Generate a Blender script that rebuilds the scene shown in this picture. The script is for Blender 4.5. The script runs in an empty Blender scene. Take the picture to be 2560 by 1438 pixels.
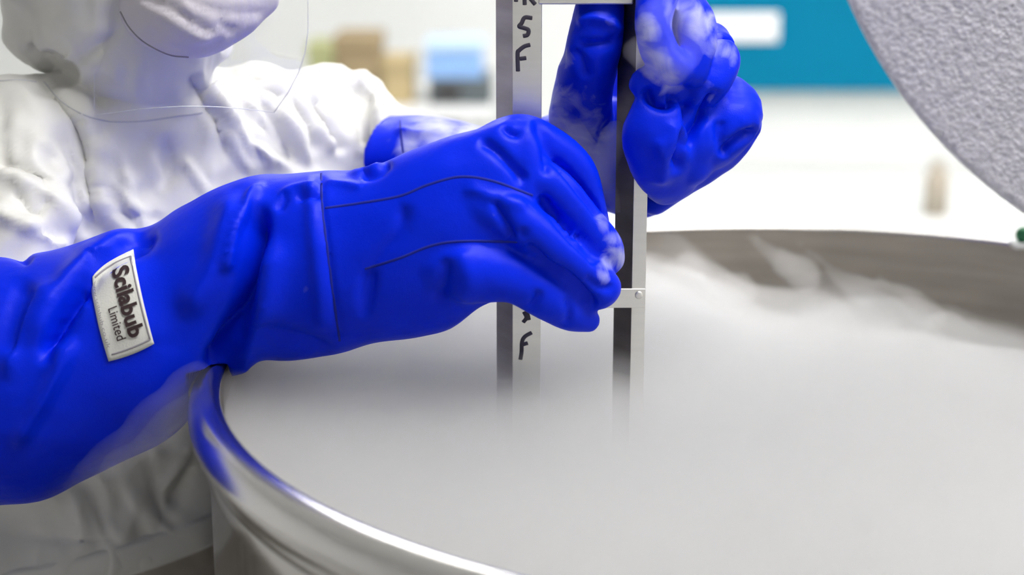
import bpy, bmesh, math, random
import numpy as np
from mathutils import Vector, Matrix, noise
from mathutils.bvhtree import BVHTree

random.seed(4)
S = bpy.context.scene
COL = S.collection

# ------------------------------------------------------------------ camera, light, exposure
RIM_Z = 1.12                       # height of the tank rim
CAM_Z = RIM_Z + 0.419
PITCH = math.radians(14.8)
F = 60.0 / 36.0 * 2560.0           # focal length in photo pixels
cam_d = bpy.data.cameras.new('camera')
cam_d.lens = 60.0
cam_d.sensor_width = 36.0
cam_d.sensor_fit = 'HORIZONTAL'
cam_d.clip_start = 0.05
cam_d.dof.use_dof = True
cam_d.dof.focus_distance = 1.40
cam_d.dof.aperture_fstop = 2.8
cam = bpy.data.objects.new('camera', cam_d)
cam.location = (0, 0, CAM_Z)
cam.rotation_euler = (math.pi / 2 - PITCH, 0, 0)
COL.objects.link(cam)
S.camera = cam

w = bpy.data.worlds.new('world')
S.world = w
w.use_nodes = True
w.node_tree.nodes['Background'].inputs[0].default_value = (0.95, 0.97, 1.0, 1)
w.node_tree.nodes['Background'].inputs[1].default_value = 0.15

S.view_settings.view_transform = 'Standard'
S.view_settings.look = 'None'
S.view_settings.gamma = 1.0
S.view_settings.use_curve_mapping = False
S.view_settings.exposure = 0.57
PANEL_POWER = 10.0

S.cycles.volume_bounces = 2
S.cycles.max_bounces = 6
S.cycles.diffuse_bounces = 3
S.cycles.glossy_bounces = 3
S.cycles.adaptive_threshold = 0.2
S.cycles.transparent_max_bounces = 12
S.cycles.volume_step_rate = 1.0
S.cycles.volume_max_steps = 128
S.cycles.caustics_reflective = False
S.cycles.caustics_refractive = False
S.cycles.sample_clamp_indirect = 6.0

CP, SP = math.cos(PITCH), math.sin(PITCH)


def W(px, py, y):
    """world point on the vertical plane at distance y that the photo shows at (px, py)"""
    u = (px - 1280.0) / F
    v = -(py - 719.0) / F
    dy = CP + v * SP
    dz = -SP + v * CP
    return Vector((u / dy * y, y, CAM_Z + dz / dy * y))


def proj(P):
    P = np.asarray(P, float)
    d = P - np.array([0, 0, CAM_Z])
    zc = d[:, 1] * CP - d[:, 2] * SP
    yc = d[:, 1] * SP + d[:, 2] * CP
    return np.stack([1280 + F * d[:, 0] / zc, 719 - F * yc / zc], 1), zc


# ------------------------------------------------------------------ helpers
def setp(o, label=None, cat=None, group=None, kind=None):
    if label: o['label'] = label
    if cat: o['category'] = cat
    if group: o['group'] = group
    if kind: o['kind'] = kind
    return o


def link(name, me, mat=None, parent=None, smooth=True):
    me.name = name
    o = bpy.data.objects.new(name, me)
    COL.objects.link(o)
    if mat is not None:
        if len(me.materials): me.materials[0] = mat
        else: me.materials.append(mat)
    if smooth:
        me.polygons.foreach_set('use_smooth', [True] * len(me.polygons))
    if parent is not None:
        o.parent = parent
        o.matrix_parent_inverse = Matrix.Translation(-parent.location)
    return o


def empty(name, loc):
    o = bpy.data.objects.new(name, None)
    o.location = loc
    o.empty_display_size = 0.1
    COL.objects.link(o)
    return o


def bm_mesh(bm, name='m'):
    bmesh.ops.recalc_face_normals(bm, faces=bm.faces[:])
    me = bpy.data.meshes.new(name)
    bm.to_mesh(me)
    bm.free()
    return me


def box(bm, lo, hi, bev=0.0, segs=2):
    lo, hi = Vector(lo), Vector(hi)
    r = bmesh.ops.create_cube(bm, size=1.0)
    vs = r['verts']
    for v in vs:
        v.co = Vector(((lo[i] + hi[i]) / 2 + v.co[i] * (hi[i] - lo[i])) for i in range(3))
    if bev > 0:
        es = list({e for v in vs for e in v.link_edges})
        bmesh.ops.bevel(bm, geom=es, offset=bev, segments=segs, affect='EDGES', profile=0.5)


def boxmesh(lo, hi, bev=0.0, segs=2):
    bm = bmesh.new()
    box(bm, lo, hi, bev, segs)
    return bm_mesh(bm)


def loft(bm, secs, n=28, cap=True, power=2.0):
    """closed loft through elliptical sections (centre, a, b)"""
    rings = []
    for c, a, b in secs:
        ring = []
        for k in range(n):
            t = 2 * math.pi * k / n
            ct, st = math.cos(t), math.sin(t)
            if power != 2.0:
                ct = math.copysign(abs(ct) ** (2 / power), ct)
                st = math.copysign(abs(st) ** (2 / power), st)
            ring.append(bm.verts.new(c + a * ct + b * st))
        rings.append(ring)
    for r0, r1 in zip(rings, rings[1:]):
        for k in range(n):
            bm.faces.new((r0[k], r0[(k + 1) % n], r1[(k + 1) % n], r1[k]))
    if cap:
        for ring, s in ((rings[0], secs[0]), (rings[-1], secs[-1])):
            m = bm.verts.new(s[0])
            for k in range(n):
                bm.faces.new((ring[k], ring[(k + 1) % n], m))
    return rings


def resample(vals, m):
    """Catmull-Rom resampling of a list of equal-length tuples"""
    V = [np.array(v, float) for v in vals]
    V = [2 * V[0] - V[1]] + V + [2 * V[-1] - V[-2]]
    out = []
    for i in range(1, len(V) - 2):
        for k in range(m):
            t = k / m
            p0, p1, p2, p3 = V[i - 1], V[i], V[i + 1], V[i + 2]
            out.append(0.5 * (2 * p1 + (p2 - p0) * t + (2 * p0 - 5 * p1 + 4 * p2 - p3) * t * t
                              + (3 * p1 - p0 - 3 * p2 + p3) * t ** 3))
    out.append(V[-2])
    return out


def rounded(secs):
    """adds hemispherical ends to a list of (c, a, b)"""
    def end(s, nxt):
        c, a, b = s
        d = (c - nxt[0]).normalized() * min(a.length, b.length)
        r = []
        for q in (0.3, 0.55, 0.75, 0.9, 0.98):
            k = math.sqrt(1 - q * q)
            r.append((c + d * q, a * k, b * k))
        return r
    return end(secs[0], secs[1])[::-1] + secs + end(secs[-1], secs[-2])


def tube_pts(bm, pts, n=20, ratio=1.0, ref=Vector((0, 1, 0)), round_ends=True):
    """pts: list of (Vector, radius): swept tube"""
    secs = []
    for i, (c, r) in enumerate(pts):
        t = (pts[min(i + 1, len(pts) - 1)][0] - pts[max(i - 1, 0)][0])
        if t.length < 1e-9: t = Vector((1, 0, 0))
        t.normalize()
        rf = ref if abs(t.dot(ref)) < 0.95 else Vector((0, 0, 1))
        a = t.cross(rf).normalized()
        b = a.cross(t).normalized()
        secs.append((c, a * r, b * r * ratio))
    loft(bm, rounded(secs) if round_ends else secs, n)


def ptube(bm, pts, n=22, ratio=1.0, m=5):
    """pts (px, py, radius px, distance): tube whose silhouette matches the photo"""
    P = resample(pts, m)
    tube_pts(bm, [(W(p[0], p[1], p[3]), p[2] * p[3] / F / CP * 0.985) for p in P], n, ratio)


def psect(T, B, y, rb, yt=None, yb=None):
    """cross-section between two outline points of the photo, depth half-thickness rb"""
    t = W(T[0], T[1], yt or y)
    b = W(B[0], B[1], yb or y)
    a = (t - b) / 2
    c = (t + b) / 2
    return c, a, rb


def outline_loft(bm, rows, m=4, n=40, power=2.0, ends=True):
    """rows (tx,ty,bx,by,y,rb[,yt,yb]) -> loft"""
    P = resample([r if len(r) == 8 else tuple(r) + (r[4], r[4]) for r in rows], m)
    secs = []
    cs = [((W(p[0], p[1], p[6]) + W(p[2], p[3], p[7])) / 2) for p in P]
    for i, p in enumerate(P):
        t = W(p[0], p[1], p[6]); b = W(p[2], p[3], p[7])
        a = (t - b) / 2
        tg = cs[min(i + 1, len(cs) - 1)] - cs[max(i - 1, 0)]
        nb = tg.cross(a)
        if nb.length < 1e-9: nb = Vector((0, 1, 0))
        nb.normalize()
        if nb.y < 0: nb = -nb
        secs.append((cs[i], a, nb * p[5]))
    loft(bm, rounded(secs) if ends else secs, n, True, power)


def remesh(bm, voxel, smooth=6, fac=0.5):
    me = bm_mesh(bm)
    o = bpy.data.objects.new('tmp', me)
    COL.objects.link(o)
    r = o.modifiers.new('r', 'REMESH'); r.mode = 'VOXEL'; r.voxel_size = voxel
    s = o.modifiers.new('s', 'SMOOTH'); s.factor = fac; s.iterations = smooth
    dg = bpy.context.evaluated_depsgraph_get()
    out = bpy.data.meshes.new_from_object(o.evaluated_get(dg))
    bpy.data.objects.remove(o)
    bpy.data.meshes.remove(me)
    return out


def get_co(me):
    a = np.empty(len(me.vertices) * 3); me.vertices.foreach_get('co', a)
    return a.reshape(-1, 3)


def get_no(me):
    a = np.empty(len(me.vertices) * 3, dtype=np.float32); me.vertices.foreach_get('normal', a)
    return a.reshape(-1, 3).astype(float)


def sstep(x, a, b):
    t = np.clip((x - a) / (b - a), 0, 1)
    return t * t * (3 - 2 * t)


def polydist(Q, poly):
    """signed distance of points Q to a polyline and position along it 0..1"""
    poly = np.array(poly, float)
    seg = poly[1:] - poly[:-1]
    L = np.linalg.norm(seg, axis=1); cum = np.concatenate([[0], np.cumsum(L)])
    best = np.full(len(Q), 1e9); sgn = np.ones(len(Q)); along = np.zeros(len(Q))
    for i in range(len(seg)):
        r = Q - poly[i]
        t = np.clip((r @ seg[i]) / max(L[i] ** 2, 1e-9), 0, 1)
        d = r - t[:, None] * seg[i]
        dd = np.hypot(d[:, 0], d[:, 1])
        cr = seg[i][0] * r[:, 1] - seg[i][1] * r[:, 0]
        m = dd < best
        best[m] = dd[m]; sgn[m] = np.sign(cr[m]); along[m] = ((cum[i] + t * L[i]) / cum[-1])[m]
    return best * sgn, along


def folds(me, lst, rough=0.0, rough_scale=9.0, post_smooth=2, sharp=0.0, crinkle=0.0):
    """model creases and ridges: lst of (polyline, amplitude m, width_left, width_right, end taper)"""
    for (poly, amp, wl, wr, tap) in lst:
        co = get_co(me); no = get_no(me)
        Q, zc = proj(co)
        tc = np.array([0, 0, CAM_Z]) - co
        tc /= np.linalg.norm(tc, axis=1)[:, None]
        fac = sstep((no * tc).sum(1), -0.05, 0.35)
        pl = resample([tuple(p) for p in poly], 4) if len(poly) > 2 else poly
        d, al = polydist(Q, pl)
        wd = np.where(d > 0, wr, wl)
        e = (1 - sharp) * np.exp(-(d / wd) ** 2) + sharp * np.exp(-1.3 * np.abs(d) / wd)
        if tap > 0:
            e *= sstep(al, -0.001, tap) * sstep(1 - al, -0.001, tap)
        co = co + no * (amp * e * fac)[:, None]
        me.vertices.foreach_set('co', co.ravel()); me.update()
    if crinkle > 0:
        co = get_co(me); no = get_no(me)
        dsp = []
        for c in co:
            p = Vector((c[0] * 15 + c[2] * 8, c[1] * 13, c[2] * 9 - c[0] * 6))
            p += Vector((noise.noise(p * 0.6), noise.noise(p * 0.6 + Vector((3, 1, 7))), 0)) * 0.9
            r_ = 1 - abs(noise.noise(p)) * 2.2
            r2 = 1 - abs(noise.noise(p * 2.3 + Vector((5, 5, 5)))) * 2.2
            dsp.append(r_ * 0.65 + r2 * 0.35 - 0.3)
        co = co + no * (np.array(dsp) * crinkle)[:, None]
        me.vertices.foreach_set('co', co.ravel()); me.update()
    if rough > 0:
        co = get_co(me); no = get_no(me)
        dsp = np.array([noise.noise(Vector(c) * rough_scale) + 0.5 * noise.noise(Vector(c) * rough_scale * 2.3) for c in co])
        co = co + no * (dsp * rough)[:, None]
        me.vertices.foreach_set('co', co.ravel()); me.update()
    if post_smooth:
        bm = bmesh.new(); bm.from_mesh(me)
        for _ in range(post_smooth):
            bmesh.ops.smooth_vert(bm, verts=bm.verts[:], factor=0.4, use_axis_x=True, use_axis_y=True, use_axis_z=True)
        bm.to_mesh(me); bm.free()


def bvh(me):
    bm = bmesh.new(); bm.from_mesh(me)
    t = BVHTree.FromBMesh(bm); bm.free()
    return t


CAM_P = Vector((0, 0, CAM_Z))


def hit(tree, px, py, off=0.0, fallback=1.4):
    d = (W(px, py, 1.0) - CAM_P).normalized()
    loc, n, i, ds = tree.ray_cast(CAM_P + d * 0.3, d)
    if loc is None:
        return None
    if n.dot(d) > 0: n = -n
    return loc + n * off


def surf_line(tree, poly, r, off, n=8, m=10, step=None):
    """thin cord following a surface along a photo polyline"""
    P = resample([tuple(p) for p in poly], m)
    pts = [hit(tree, p[0], p[1], off) for p in P]
    pts = [p for p in pts if p is not None]
    bm = bmesh.new()
    tube_pts(bm, [(p, r) for p in pts], n)
    return bm_mesh(bm)


def rest_on_rim(me):
    """cloth that would cut into the tank's rim or outside wall lies against it instead"""
    for _ in range(2):
        co = get_co(me)
        dx, dy = co[:, 0] - 0.2656, co[:, 1] - 1.3544
        r = np.hypot(dx, dy)
        sh = (r > 0.498) & (r < 0.530) & (co[:, 2] < RIM_Z + 0.0012)
        up = sh & ((co[:, 2] > RIM_Z - 0.016) | (r < 0.506))
        out = sh & ~up
        co[up, 2] = RIM_Z + 0.0012
        co[out, 0] += dx[out] / r[out] * (0.530 - r[out]); co[out, 1] += dy[out] / r[out] * (0.530 - r[out])
        me.vertices.foreach_set('co', co.ravel()); me.update()


# ------------------------------------------------------------------ materials
def material(name):
    m = bpy.data.materials.new(name)
    m.use_nodes = True
    nt = m.node_tree
    b = nt.nodes['Principled BSDF']
    return m, nt, b


def nnode(nt, typ, **kw):
    n = nt.nodes.new(typ)
    for k, v in kw.items():
        setattr(n, k, v)
    return n


def noise_bump(nt, b, scale, strength, dist=0.002, detail=4.0, coord='Object', stretch=None):
    tc = nnode(nt, 'ShaderNodeTexCoord')
    nz = nnode(nt, 'ShaderNodeTexNoise')
    nz.inputs['Scale'].default_value = scale
    nz.inputs['Detail'].default_value = detail
    src = tc.outputs[coord]
    if stretch:
        mp = nnode(nt, 'ShaderNodeMapping'); mp.inputs['Scale'].default_value = stretch
        nt.links.new(src, mp.inputs['Vector']); src = mp.outputs['Vector']
    nt.links.new(src, nz.inputs['Vector'])
    bp = nnode(nt, 'ShaderNodeBump')
    bp.inputs['Strength'].default_value = strength
    bp.inputs['Distance'].default_value = dist
    nt.links.new(nz.outputs['Fac'], bp.inputs['Height'])
    nt.links.new(bp.outputs['Normal'], b.inputs['Normal'])
    return nz, bp


def simple(name, col, rough=0.5, metal=0.0, bump=None, var=0.0, var_scale=8.0, spec=0.5):
    m, nt, b = material(name)
    b.inputs['Base Color'].default_value = (*col, 1)
    b.inputs['Roughness'].default_value = rough
    b.inputs['Metallic'].default_value = metal
    b.inputs['Specular IOR Level'].default_value = spec
    if bump: noise_bump(nt, b, *bump)
    if var > 0:
        tc = nnode(nt, 'ShaderNodeTexCoord')
        nz = nnode(nt, 'ShaderNodeTexNoise'); nz.inputs['Scale'].default_value = var_scale
        nt.links.new(tc.outputs['Object'], nz.inputs['Vector'])
        mx = nnode(nt, 'ShaderNodeMix', data_type='RGBA')
        mx.inputs['A'].default_value = (*[c * (1 - var) for c in col], 1)
        mx.inputs['B'].default_value = (*[min(1, c * (1 + var)) for c in col], 1)
        nt.links.new(nz.outputs['Fac'], mx.inputs['Factor'])
        nt.links.new(mx.outputs['Result'], b.inputs['Base Color'])
    return m


def glove_mat(name):
    """blue cryogenic nylon; a per-vertex attribute 'frost' carries the rime on the fingers"""
    m, nt, b = material(name)
    tc = nnode(nt, 'ShaderNodeTexCoord')
    nz = nnode(nt, 'ShaderNodeTexNoise'); nz.inputs['Scale'].default_value = 14.0
    nt.links.new(tc.outputs['Object'], nz.inputs['Vector'])
    mx = nnode(nt, 'ShaderNodeMix', data_type='RGBA')
    mx.inputs['A'].default_value = (0.0, 0.017, 0.72, 1)
    mx.inputs['B'].default_value = (0.0, 0.026, 0.86, 1)
    nt.links.new(nz.outputs['Fac'], mx.inputs['Factor'])
    at = nnode(nt, 'ShaderNodeAttribute', attribute_name='frost')
    nf = nnode(nt, 'ShaderNodeTexNoise'); nf.inputs['Scale'].default_value = 38.0; nf.inputs['Detail'].default_value = 6.0
    nf.inputs['Distortion'].default_value = 1.2
    nt.links.new(tc.outputs['Object'], nf.inputs['Vector'])
    ma = nnode(nt, 'ShaderNodeMath', operation='MULTIPLY_ADD')
    ma.inputs[1].default_value = 1.5; ma.inputs[2].default_value = -0.75
    nt.links.new(nf.outputs['Fac'], ma.inputs[0])
    ad = nnode(nt, 'ShaderNodeMath', operation='ADD')
    nt.links.new(ma.outputs[0], ad.inputs[0])
    sc = nnode(nt, 'ShaderNodeMath', operation='MULTIPLY_ADD'); sc.inputs[1].default_value = 1.15; sc.inputs[2].default_value = -0.34
    nt.links.new(at.outputs['Fac'], sc.inputs[0])
    nt.links.new(sc.outputs[0], ad.inputs[1])
    cl = nnode(nt, 'ShaderNodeClamp'); cl.inputs['Max'].default_value = 0.75
    nt.links.new(ad.outputs[0], cl.inputs['Value'])
    m2 = nnode(nt, 'ShaderNodeMix', data_type='RGBA')
    m2.inputs['B'].default_value = (0.62, 0.64, 0.86, 1)
    nt.links.new(cl.outputs[0], m2.inputs['Factor'])
    nt.links.new(mx.outputs['Result'], m2.inputs['A'])
    nt.links.new(m2.outputs['Result'], b.inputs['Base Color'])
    b.inputs['Roughness'].default_value = 0.40
    b.inputs['Specular IOR Level'].default_value = 0.13
    b.inputs['Sheen Weight'].default_value = 0.0
    b.inputs['Sheen Tint'].default_value = (0.75, 0.75, 1, 1)
    # fine weave and shallow rumples
    nz2 = nnode(nt, 'ShaderNodeTexNoise'); nz2.inputs['Scale'].default_value = 26.0; nz2.inputs['Detail'].default_value = 3.0
    nt.links.new(tc.outputs['Object'], nz2.inputs['Vector'])
    bp = nnode(nt, 'ShaderNodeBump'); bp.inputs['Strength'].default_value = 0.25; bp.inputs['Distance'].default_value = 0.006
    nt.links.new(nz2.outputs['Fac'], bp.inputs['Height'])
    wv = nnode(nt, 'ShaderNodeTexNoise'); wv.inputs['Scale'].default_value = 900.0
    nt.links.new(tc.outputs['Object'], wv.inputs['Vector'])
    bp2 = nnode(nt, 'ShaderNodeBump'); bp2.inputs['Strength'].default_value = 0.15; bp2.inputs['Distance'].default_value = 0.001
    nt.links.new(wv.outputs['Fac'], bp2.inputs['Height'])
    nt.links.new(bp.outputs['Normal'], bp2.inputs['Normal'])
    nt.links.new(bp2.outputs['Normal'], b.inputs['Normal'])
    return m


def steel(name, col=(0.72, 0.71, 0.69), rough=0.25, stretch=(1, 1, 40), strength=0.05, var=0.12):
    m, nt, b = material(name)
    b.inputs['Metallic'].default_value = 1.0
    b.inputs['Roughness'].default_value = rough
    tc = nnode(nt, 'ShaderNodeTexCoord')
    mp = nnode(nt, 'ShaderNodeMapping'); mp.inputs['Scale'].default_value = stretch
    nt.links.new(tc.outputs['Object'], mp.inputs['Vector'])
    nz = nnode(nt, 'ShaderNodeTexNoise'); nz.inputs['Scale'].default_value = 6.0; nz.inputs['Detail'].default_value = 5.0
    nt.links.new(mp.outputs['Vector'], nz.inputs['Vector'])
    mx = nnode(nt, 'ShaderNodeMix', data_type='RGBA')
    mx.inputs['A'].default_value = (*[c * (1 - var) for c in col], 1)
    mx.inputs['B'].default_value = (*[min(1, c * (1 + var)) for c in col], 1)
    nt.links.new(nz.outputs['Fac'], mx.inputs['Factor'])
    nt.links.new(mx.outputs['Result'], b.inputs['Base Color'])
    bp = nnode(nt, 'ShaderNodeBump'); bp.inputs['Strength'].default_value = strength; bp.inputs['Distance'].default_value = 0.001
    nt.links.new(nz.outputs['Fac'], bp.inputs['Height'])
    nt.links.new(bp.outputs['Normal'], b.inputs['Normal'])
    return m


M_GLOVE = glove_mat('blue_cryogenic_nylon')
M_SEAM = simple('dark_blue_thread', (0.0, 0.009, 0.30), 0.8)
M_SUIT = simple('white_coverall_fabric', (0.80, 0.795, 0.76), 0.40, bump=(45.0, 0.18, 0.003), spec=0.4)
nt = M_SUIT.node_tree; b = nt.nodes['Principled BSDF']
tc = nnode(nt, 'ShaderNodeTexCoord')
mp = nnode(nt, 'ShaderNodeMapping'); mp.inputs['Rotation'].default_value = (0.3, 0.6, 0.2); mp.inputs['Scale'].default_value = (1.3, 1.0, 0.6)
nz = nnode(nt, 'ShaderNodeTexNoise'); nz.noise_type = 'RIDGED_MULTIFRACTAL'; nz.inputs['Scale'].default_value = 15.0
nz.inputs['Detail'].default_value = 2.0; nz.inputs['Roughness'].default_value = 0.5; nz.inputs['Distortion'].default_value = 0.5
bp = nnode(nt, 'ShaderNodeBump'); bp.inputs['Strength'].default_value = 0.7; bp.inputs['Distance'].default_value = 0.010
nt.links.new(tc.outputs['Object'], mp.inputs['Vector']); nt.links.new(mp.outputs['Vector'], nz.inputs['Vector'])
nt.links.new(nz.outputs['Fac'], bp.inputs['Height'])
nt.links.new(b.inputs['Normal'].links[0].from_socket, bp.inputs['Normal']); nt.links.new(bp.outputs['Normal'], b.inputs['Normal'])
M_SUITSEAM = simple('white_seam_tape', (0.62, 0.63, 0.65), 0.6)
M_PALE2 = simple('visor_edge_plastic', (0.8, 0.82, 0.82), 0.3)
M_MASK = simple('face_mask_cloth', (0.74, 0.70, 0.77), 0.8, bump=(120.0, 0.3, 0.002))
M_TROUSER = simple('taupe_trouser_cloth', (0.44, 0.40, 0.36), 0.85, bump=(70.0, 0.5, 0.004), var=0.25, var_scale=30)
M_STEEL = steel('polished_tank_steel', rough=0.21, stretch=(1, 1, 3), strength=0.02, var=0.06)
M_INNER = steel('brushed_inner_steel', (0.31, 0.28, 0.25), 0.38, (1.2, 1.2, 14), 0.15, 0.35)
M_RACK = steel('rack_sheet_steel', (0.80, 0.79, 0.75), 0.42, (3, 3, 30), 0.05, 0.06)
M_RACKDARK = steel('rack_steel_dark_reflection', (0.10, 0.09, 0.09), 0.42, (2, 2, 9), 0.1, 0.6)  # same rack steel; the right flange's dark reflection is put into the colour
M_RACKMID = steel('rack_steel_grey_reflection', (0.34, 0.32, 0.32), 0.40, (2, 2, 9), 0.1, 0.5)  # rack steel again, left flange's greyer reflection painted into its base colour
M_INK = simple('black_marker_ink', (0.035, 0.03, 0.05), 0.7)
M_PATCH = simple('woven_label', (0.72, 0.72, 0.68), 0.8, bump=(700.0, 0.3, 0.001))
M_PRINT = simple('black_print', (0.03, 0.012, 0.015), 0.8)
M_PRINTGREY = simple('grey_print', (0.30, 0.28, 0.32), 0.8)
M_WHITE = simple('white_wall_paint', (0.72, 0.735, 0.725), 0.7)
M_GREYWALL = simple('grey_wall_paint', (0.66, 0.66, 0.66), 0.7)
M_CEIL = simple('ceiling_paint', (0.85, 0.85, 0.84), 0.8)
M_FLOOR = simple('grey_vinyl_floor', (0.45, 0.44, 0.43), 0.45, var=0.15, var_scale=40)
M_TEAL = simple('teal_laminate', (0.0, 0.17, 0.30), 0.7, var=0.06, var_scale=3, spec=0.1)
M_TEAL2 = simple('teal_laminate_edge', (0.0, 0.33, 0.40), 0.45)
M_LAM = simple('white_laminate', (0.84, 0.85, 0.85), 0.4, var=0.02, var_scale=4)
M_BENCH = simple('pale_worktop', (0.80, 0.81, 0.80), 0.35, var=0.03, var_scale=6)
M_CARD = simple('brown_cardboard', (0.34, 0.26, 0.15), 0.9, bump=(60.0, 0.2, 0.002), var=0.1)
M_OLIVE = simple('olive_plastic', (0.42, 0.44, 0.22), 0.6)
M_TAN = simple('tan_cardboard', (0.50, 0.40, 0.22), 0.9, var=0.08)
M_BLUE = simple('sky_blue_plastic', (0.28, 0.48, 0.85), 0.5)
M_DARK = simple('charcoal_casing', (0.10, 0.12, 0.13), 0.5)
M_PALE = simple('pale_blue_plastic', (0.55, 0.72, 0.88), 0.5)
M_BEIGE = simple('beige_painted_metal', (0.42, 0.37, 0.30), 0.6)
M_GREEN = simple('green_plastic', (0.01, 0.16, 0.06), 0.45)
M_BLACK = simple('black_rubber', (0.03, 0.03, 0.035), 0.7)

m, nt, b = material('frosted_grey_foam')
tc = nnode(nt, 'ShaderNodeTexCoord')
vo = nnode(nt, 'ShaderNodeTexVoronoi'); vo.inputs['Scale'].default_value = 200.0
nz = nnode(nt, 'ShaderNodeTexNoise'); nz.inputs['Scale'].default_value = 140.0; nz.inputs['Detail'].default_value = 5.0
nt.links.new(tc.outputs['Object'], vo.inputs['Vector']); nt.links.new(tc.outputs['Object'], nz.inputs['Vector'])
mx = nnode(nt, 'ShaderNodeMix', data_type='RGBA')
mx.inputs['A'].default_value = (0.54, 0.53, 0.58, 1); mx.inputs['B'].default_value = (0.78, 0.76, 0.82, 1)
cr = nnode(nt, 'ShaderNodeMapRange'); cr.inputs['From Min'].default_value = 0.32; cr.inputs['From Max'].default_value = 0.70
nt.links.new(nz.outputs['Fac'], cr.inputs['Value']); nt.links.new(cr.outputs[0], mx.inputs['Factor'])
nt.links.new(mx.outputs['Result'], b.inputs['Base Color'])
b.inputs['Roughness'].default_value = 0.75
bp = nnode(nt, 'ShaderNodeBump'); bp.inputs['Strength'].default_value = 0.45; bp.inputs['Distance'].default_value = 0.003
nt.links.new(vo.outputs['Distance'], bp.inputs['Height'])
bp2 = nnode(nt, 'ShaderNodeBump'); bp2.inputs['Strength'].default_value = 0.6; bp2.inputs['Distance'].default_value = 0.004
nt.links.new(nz.outputs['Fac'], bp2.inputs['Height']); nt.links.new(bp.outputs['Normal'], bp2.inputs['Normal'])
nt.links.new(bp2.outputs['Normal'], b.inputs['Normal'])
M_FOAM = m

m, nt, b = material('clear_visor_sheet')
b.inputs['Base Color'].default_value = (1, 1, 1, 1)
nt.nodes.remove(b)
tr = nnode(nt, 'ShaderNodeBsdfTransparent'); tr.inputs[0].default_value = (0.97, 0.97, 0.98, 1)
gl = nnode(nt, 'ShaderNodeBsdfGlossy'); gl.inputs['Roughness'].default_value = 0.06
lw = nnode(nt, 'ShaderNodeLayerWeight'); lw.inputs['Blend'].default_value = 0.5
pw = nnode(nt, 'ShaderNodeMath', operation='POWER'); pw.inputs[1].default_value = 4.0
fr = nnode(nt, 'ShaderNodeMath', operation='MULTIPLY_ADD'); fr.inputs[1].default_value = 0.6; fr.inputs[2].default_value = 0.05
nt.links.new(lw.outputs['Facing'], pw.inputs[0]); nt.links.new(pw.outputs[0], fr.inputs[0])
ms = nnode(nt, 'ShaderNodeMixShader')
nt.links.new(fr.outputs[0], ms.inputs[0]); nt.links.new(tr.outputs[0], ms.inputs[1]); nt.links.new(gl.outputs[0], ms.inputs[2])
nt.links.new(ms.outputs[0], nt.nodes['Material Output'].inputs['Surface'])
M_VISOR = m

m, nt, b = material('ceiling_light_diffuser')
b.inputs['Base Color'].default_value = (0.9, 0.9, 0.9, 1)
b.inputs['Emission Color'].default_value = (1.0, 0.985, 0.96, 1)
b.inputs['Emission Strength'].default_value = PANEL_POWER
M_LIGHT = m


# ------------------------------------------------------------------ the room
RX0, RX1, RY0, RY1, RZ1 = -2.6, 3.0, -1.6, 5.4, 2.8


def struct(name, lo, hi, mat):
    return setp(link(name, boxmesh(lo, hi), mat, smooth=False), kind='structure')


struct('floor', (RX0, RY0, -0.1), (RX1, RY1, 0.0), M_FLOOR)
struct('ceiling', (RX0, RY0, RZ1), (RX1, RY1, RZ1 + 0.1), M_CEIL)
struct('wall_back', (RX0 - 0.1, RY1, -0.1), (RX1 + 0.1, RY1 + 0.1, RZ1 + 0.1), M_WHITE)
struct('wall_front', (RX0 - 0.1, RY0 - 0.1, -0.1), (RX1 + 0.1, RY0, RZ1 + 0.1), M_GREYWALL)
struct('wall_left', (RX0 - 0.1, RY0, -0.1), (RX0, RY1, RZ1 + 0.1), M_GREYWALL)
struct('wall_right', (RX1, RY0, -0.1), (RX1 + 0.1, RY1, RZ1 + 0.1), M_WHITE)
struct('baseboard_back', (RX0, RY1 - 0.015, 0), (RX1, RY1, 0.10), M_LAM)

# ceiling lamps: recessed panels, frame and diffuser
places = [(0.6, 0.9), (2.1, 0.9), (0.9, 2.5), (2.2, 2.5), (-0.4, 4.1), (1.6, 4.1)]
cols = ['left', 'right']; rws = ['above the tank', 'behind the tank', 'nearest the back wall']
for i, (lx, ly) in enumerate(places):
    e = setp(empty('ceiling_light', (lx, ly, RZ1)), f'square white ceiling light panel, {cols[i % 2]} one of the pair {rws[i // 2]}', 'ceiling light', 'ceiling light panels')
    bm = bmesh.new()
    h, t = 0.46, 0.03
    for lo, hi in (((-h, -h), (h, -h + t)), ((-h, h - t), (h, h)), ((-h, -h + t), (-h + t, h - t)), ((h - t, -h + t), (h, h - t))):
        box(bm, (lx + lo[0], ly + lo[1], RZ1 - 0.03), (lx + hi[0], ly + hi[1], RZ1 - 0.001))
    link('frame', bm_mesh(bm), M_LAM, e, False)
    link('diffuser', boxmesh((lx - h + t, ly - h + t, RZ1 - 0.02), (lx + h - t, ly + h - t, RZ1 - 0.005)), M_LIGHT, e, False)

# ------------------------------------------------------------------ the tank
TC = Vector((0.2656, 1.3544, 0))
RI = 0.50


def lathe(prof, n=160, name='m'):
    bm = bmesh.new()
    rings = []
    for r, z in prof:
        rings.append([bm.verts.new((TC.x + r * math.cos(2 * math.pi * k / n), TC.y + r * math.sin(2 * math.pi * k / n), RIM_Z + z)) for k in range(n)])
    for a, c in zip(rings, rings[1:]):
        for k in range(n):
            bm.faces.new((a[k], a[(k + 1) % n], c[(k + 1) % n], c[k]))
    return bm


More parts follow.
